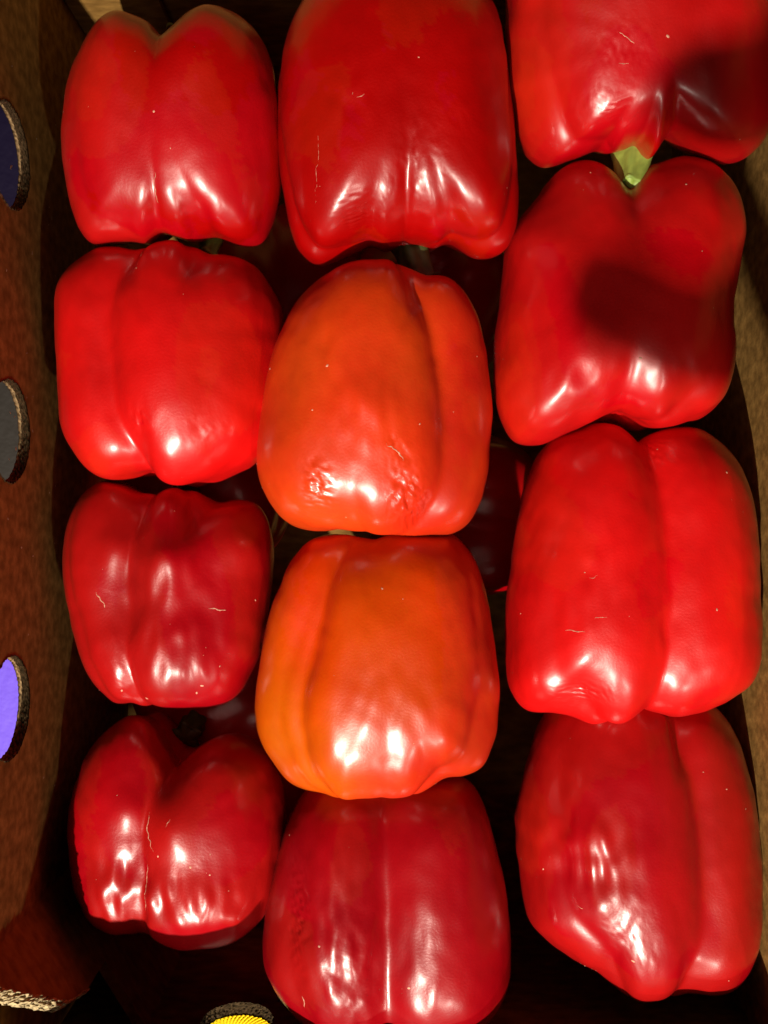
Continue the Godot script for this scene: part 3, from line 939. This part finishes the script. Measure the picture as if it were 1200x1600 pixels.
		"marks": [[Vector2(0.0257, -0.0350), Vector2(0.0265, -0.0319), Vector2(0.0257, -0.0280), 0.0005], [Vector2(0.0211, -0.0246), Vector2(0.0198, -0.0191), 0.0003], [Vector2(0.0050, -0.0261), Vector2(0.0037, -0.0229), 0.0003]],
		"stem": [Vector3(-0.0545, 0, -0.012), Vector3(-0.0629, 0.002, -0.024), 0.0045, 0.006, DULL_GREEN],
		"base": SKIN_RED * 1.25, "rough": 0.38, "specks": 12},
	{"label": "crumpled red bell pepper with a white scar line, nearest the front left corner",
		"at": Vector3(-0.0953, 0.1180, 0.1461), "tilt": 5, "hl": 0.0499, "hw": 0.0471, "hb": 0.0424, "nt": 3.0, "nb": 2.8,
		"outline": [1.007, 1.034, 1.040, 1.053, 1.060, 1.062, 1.066, 1.048, 1.050, 1.045, 1.038, 1.050, 1.054, 1.052, 1.054, 1.046, 1.018, 1.010, 0.978, 0.958, 0.927, 0.877, 0.812, 0.762, 0.791, 0.885, 1.075, 1.091, 1.049, 1.024, 1.008, 1.003, 0.994, 1.010, 1.019, 1.033, 1.046, 1.038, 1.034, 1.023, 1.016, 1.004, 1.008, 0.993, 0.973, 0.918, 0.895, 0.965],
		"grooves": [[81.5808, 104.3622, 107.6938, 15, 0.42, 0.16, 0.14, 0.2, 0.04], [215, 215, 215, 14, 0.14, 0.06, 0.12, 0.05, 0.05], [272, 272, 272, 14, 0.14, 0.06, 0.12, 0.05, 0.05], [328, 328, 328, 14, 0.14, 0.06, 0.12, 0.05, 0.05]],
		"dents": [[-0.0159, -0.0136, 0.0074, 0.0083, -0.002, 0], [-0.0083, 0.0059, 0.0095, 0.0077, -0.0022, 0], [0.0104, -0.0034, 0.0083, 0.0178, 0.0016, 0], [0.0197, -0.0182, 0.0065, 0.0077, -0.0014, 0], [0.0237, 0.0256, 0.0089, 0.0119, -0.0014, 0], [0.0184, -0.0182, 0.0149, 0.0149, 0.0009, 1], [0.0263, 0.0134, 0.0119, 0.0238, 0.0009, 1], [0.0184, 0.0214, 0.0149, 0.0149, 0.0009, 0], [0.0104, -0.0077, 0.0267, 0.0015, 0.001, 0], [0.0316, 0.0135, 0.0042, 0.0267, -0.0008, 0]],
		"paint": [],
		"marks": [[Vector2(-0.0136, -0.0047), Vector2(-0.0067, -0.0059), Vector2(0.0013, -0.0030), 0.0006], [Vector2(0.0071, -0.0065), Vector2(0.0177, -0.0071), Vector2(0.0288, -0.0076), 0.0006], [Vector2(-0.0088, 0.0033), Vector2(-0.0120, 0.0054), 0.0004]],
		"stem": [Vector3(-0.0389, 0, -0.012), Vector3(-0.0449, 0.002, -0.024), 0.0045, 0.006, DULL_GREEN],
		"base": SKIN_DEEP_RED, "rough": 0.35, "specks": 13},
	{"label": "dark red bell pepper under the yellow-green one, dark central furrow and wrinkled left side",
		"at": Vector3(0.0010, 0.1250, 0.1773), "tilt": 5, "hl": 0.0567, "hw": 0.0562, "hb": 0.0506, "nt": 3.0, "nb": 2.8,
		"outline": [1.019, 1.008, 1.018, 1.032, 1.048, 1.065, 1.075, 1.064, 1.051, 1.028, 1.017, 1.002, 0.981, 0.966, 0.949, 0.939, 0.944, 0.964, 0.999, 1.042, 1.061, 1.056, 1.031, 1.026, 1.016, 1.005, 1.017, 1.015, 1.005, 0.980, 0.938, 0.920, 0.909, 0.918, 0.932, 0.947, 0.966, 0.991, 1.011, 1.020, 1.012, 0.999, 0.986, 0.992, 1.002, 1.010, 1.008, 1.020],
		"grooves": [[91.4857, 90.3152, 89.1446, 17, 0.3, 0.28, 0.26, 0.04, 0.04], [127.4137, 136.5983, 130.8354, 9, 0.02, 0.05, 0.04, 0, 0], [55.918, 58.4392, 57.5388, 13, 0, 0.03, 0.02, 0, 0], [215, 215, 215, 14, 0.14, 0.06, 0.12, 0.05, 0.05], [272, 272, 272, 14, 0.14, 0.06, 0.12, 0.05, 0.05], [328, 328, 328, 14, 0.14, 0.06, 0.12, 0.05, 0.05]],
		"dents": [[-0.0035, -0.0367, 0.0176, 0.0035, 0.001, 2], [0.0068, -0.0170, 0.0322, 0.0140, 0.0008, 1], [-0.0009, -0.0223, 0.0263, 0.0029, -0.0007, 0], [0.0093, -0.0116, 0.0176, 0.0029, -0.0007, 0], [0.0119, -0.0156, 0.0293, 0.0146, 0.0002, 2], [0.0170, 0.0149, 0.0234, 0.0088, 0.0003, 1]],
		"paint": [],
		"marks": [[Vector2(0.0287, -0.0351), Vector2(0.0342, -0.0343), 0.0006], [Vector2(-0.0454, -0.0069), Vector2(-0.0470, -0.0058), 0.0005]],
		"stem": [Vector3(-0.0442, 0, -0.012), Vector3(-0.0510, 0.002, -0.024), 0.0045, 0.006, DULL_GREEN],
		"base": SKIN_DEEP_RED * 0.85, "rough": 0.35, "specks": 13},
	{"label": "long lopsided red bell pepper tapering to one lobe in the front right corner",
		"at": Vector3(0.1163, 0.1180, 0.1489), "tilt": 6, "hl": 0.0706, "hw": 0.0533, "hb": 0.0479, "nt": 3.0, "nb": 2.8,
		"outline": [1.029, 1.034, 0.992, 1.045, 1.090, 1.106, 1.094, 1.072, 1.053, 1.043, 1.036, 1.033, 1.025, 1.019, 1.011, 1.007, 0.987, 0.972, 0.971, 0.977, 0.972, 0.933, 0.894, 0.998, 0.989, 1.033, 1.011, 1.003, 0.981, 0.968, 0.963, 0.962, 0.978, 0.997, 1.021, 1.042, 1.029, 1.032, 1.023, 1.021, 1.021, 1.008, 0.954, 0.908, 0.879, 0.861, 0.921, 1.003],
		"grooves": [[73.2066, 63.932, 69.6048, 15, 0.24, 0.22, 0.2, 0.08, 0.06], [136.4182, 138.4892, 111.5658, 10, 0, 0.05, 0.1, 0, 0.02], [215, 215, 215, 14, 0.14, 0.06, 0.12, 0.05, 0.05], [272, 272, 272, 14, 0.14, 0.06, 0.12, 0.05, 0.05], [328, 328, 328, 14, 0.14, 0.06, 0.12, 0.05, 0.05]],
		"dents": [[-0.0008, -0.0279, 0.0178, 0.0149, 0.0009, 1], [-0.0066, -0.0291, 0.0065, 0.0077, -0.002, 0], [0.0097, -0.0227, 0.0048, 0.0119, 0.0008, 0], [0.0319, -0.0125, 0.0178, 0.0119, 0.0002, 2], [0.0018, -0.0443, 0.0178, 0.0074, 0.0004, 1]],
		"paint": [[-0.0066, -0.0522, 0.0297, 0.0089, 0.4, ORANGE_RED]],
		"marks": [[Vector2(0.0221, -0.0343), Vector2(0.0231, -0.0316), 0.0004]],
		"stem": [Vector3(-0.0550, 0, -0.012), Vector3(-0.0635, 0.002, -0.024), 0.0045, 0.006, DULL_GREEN],
		"base": SKIN_DEEP_RED, "rough": 0.35, "specks": 13},
	]
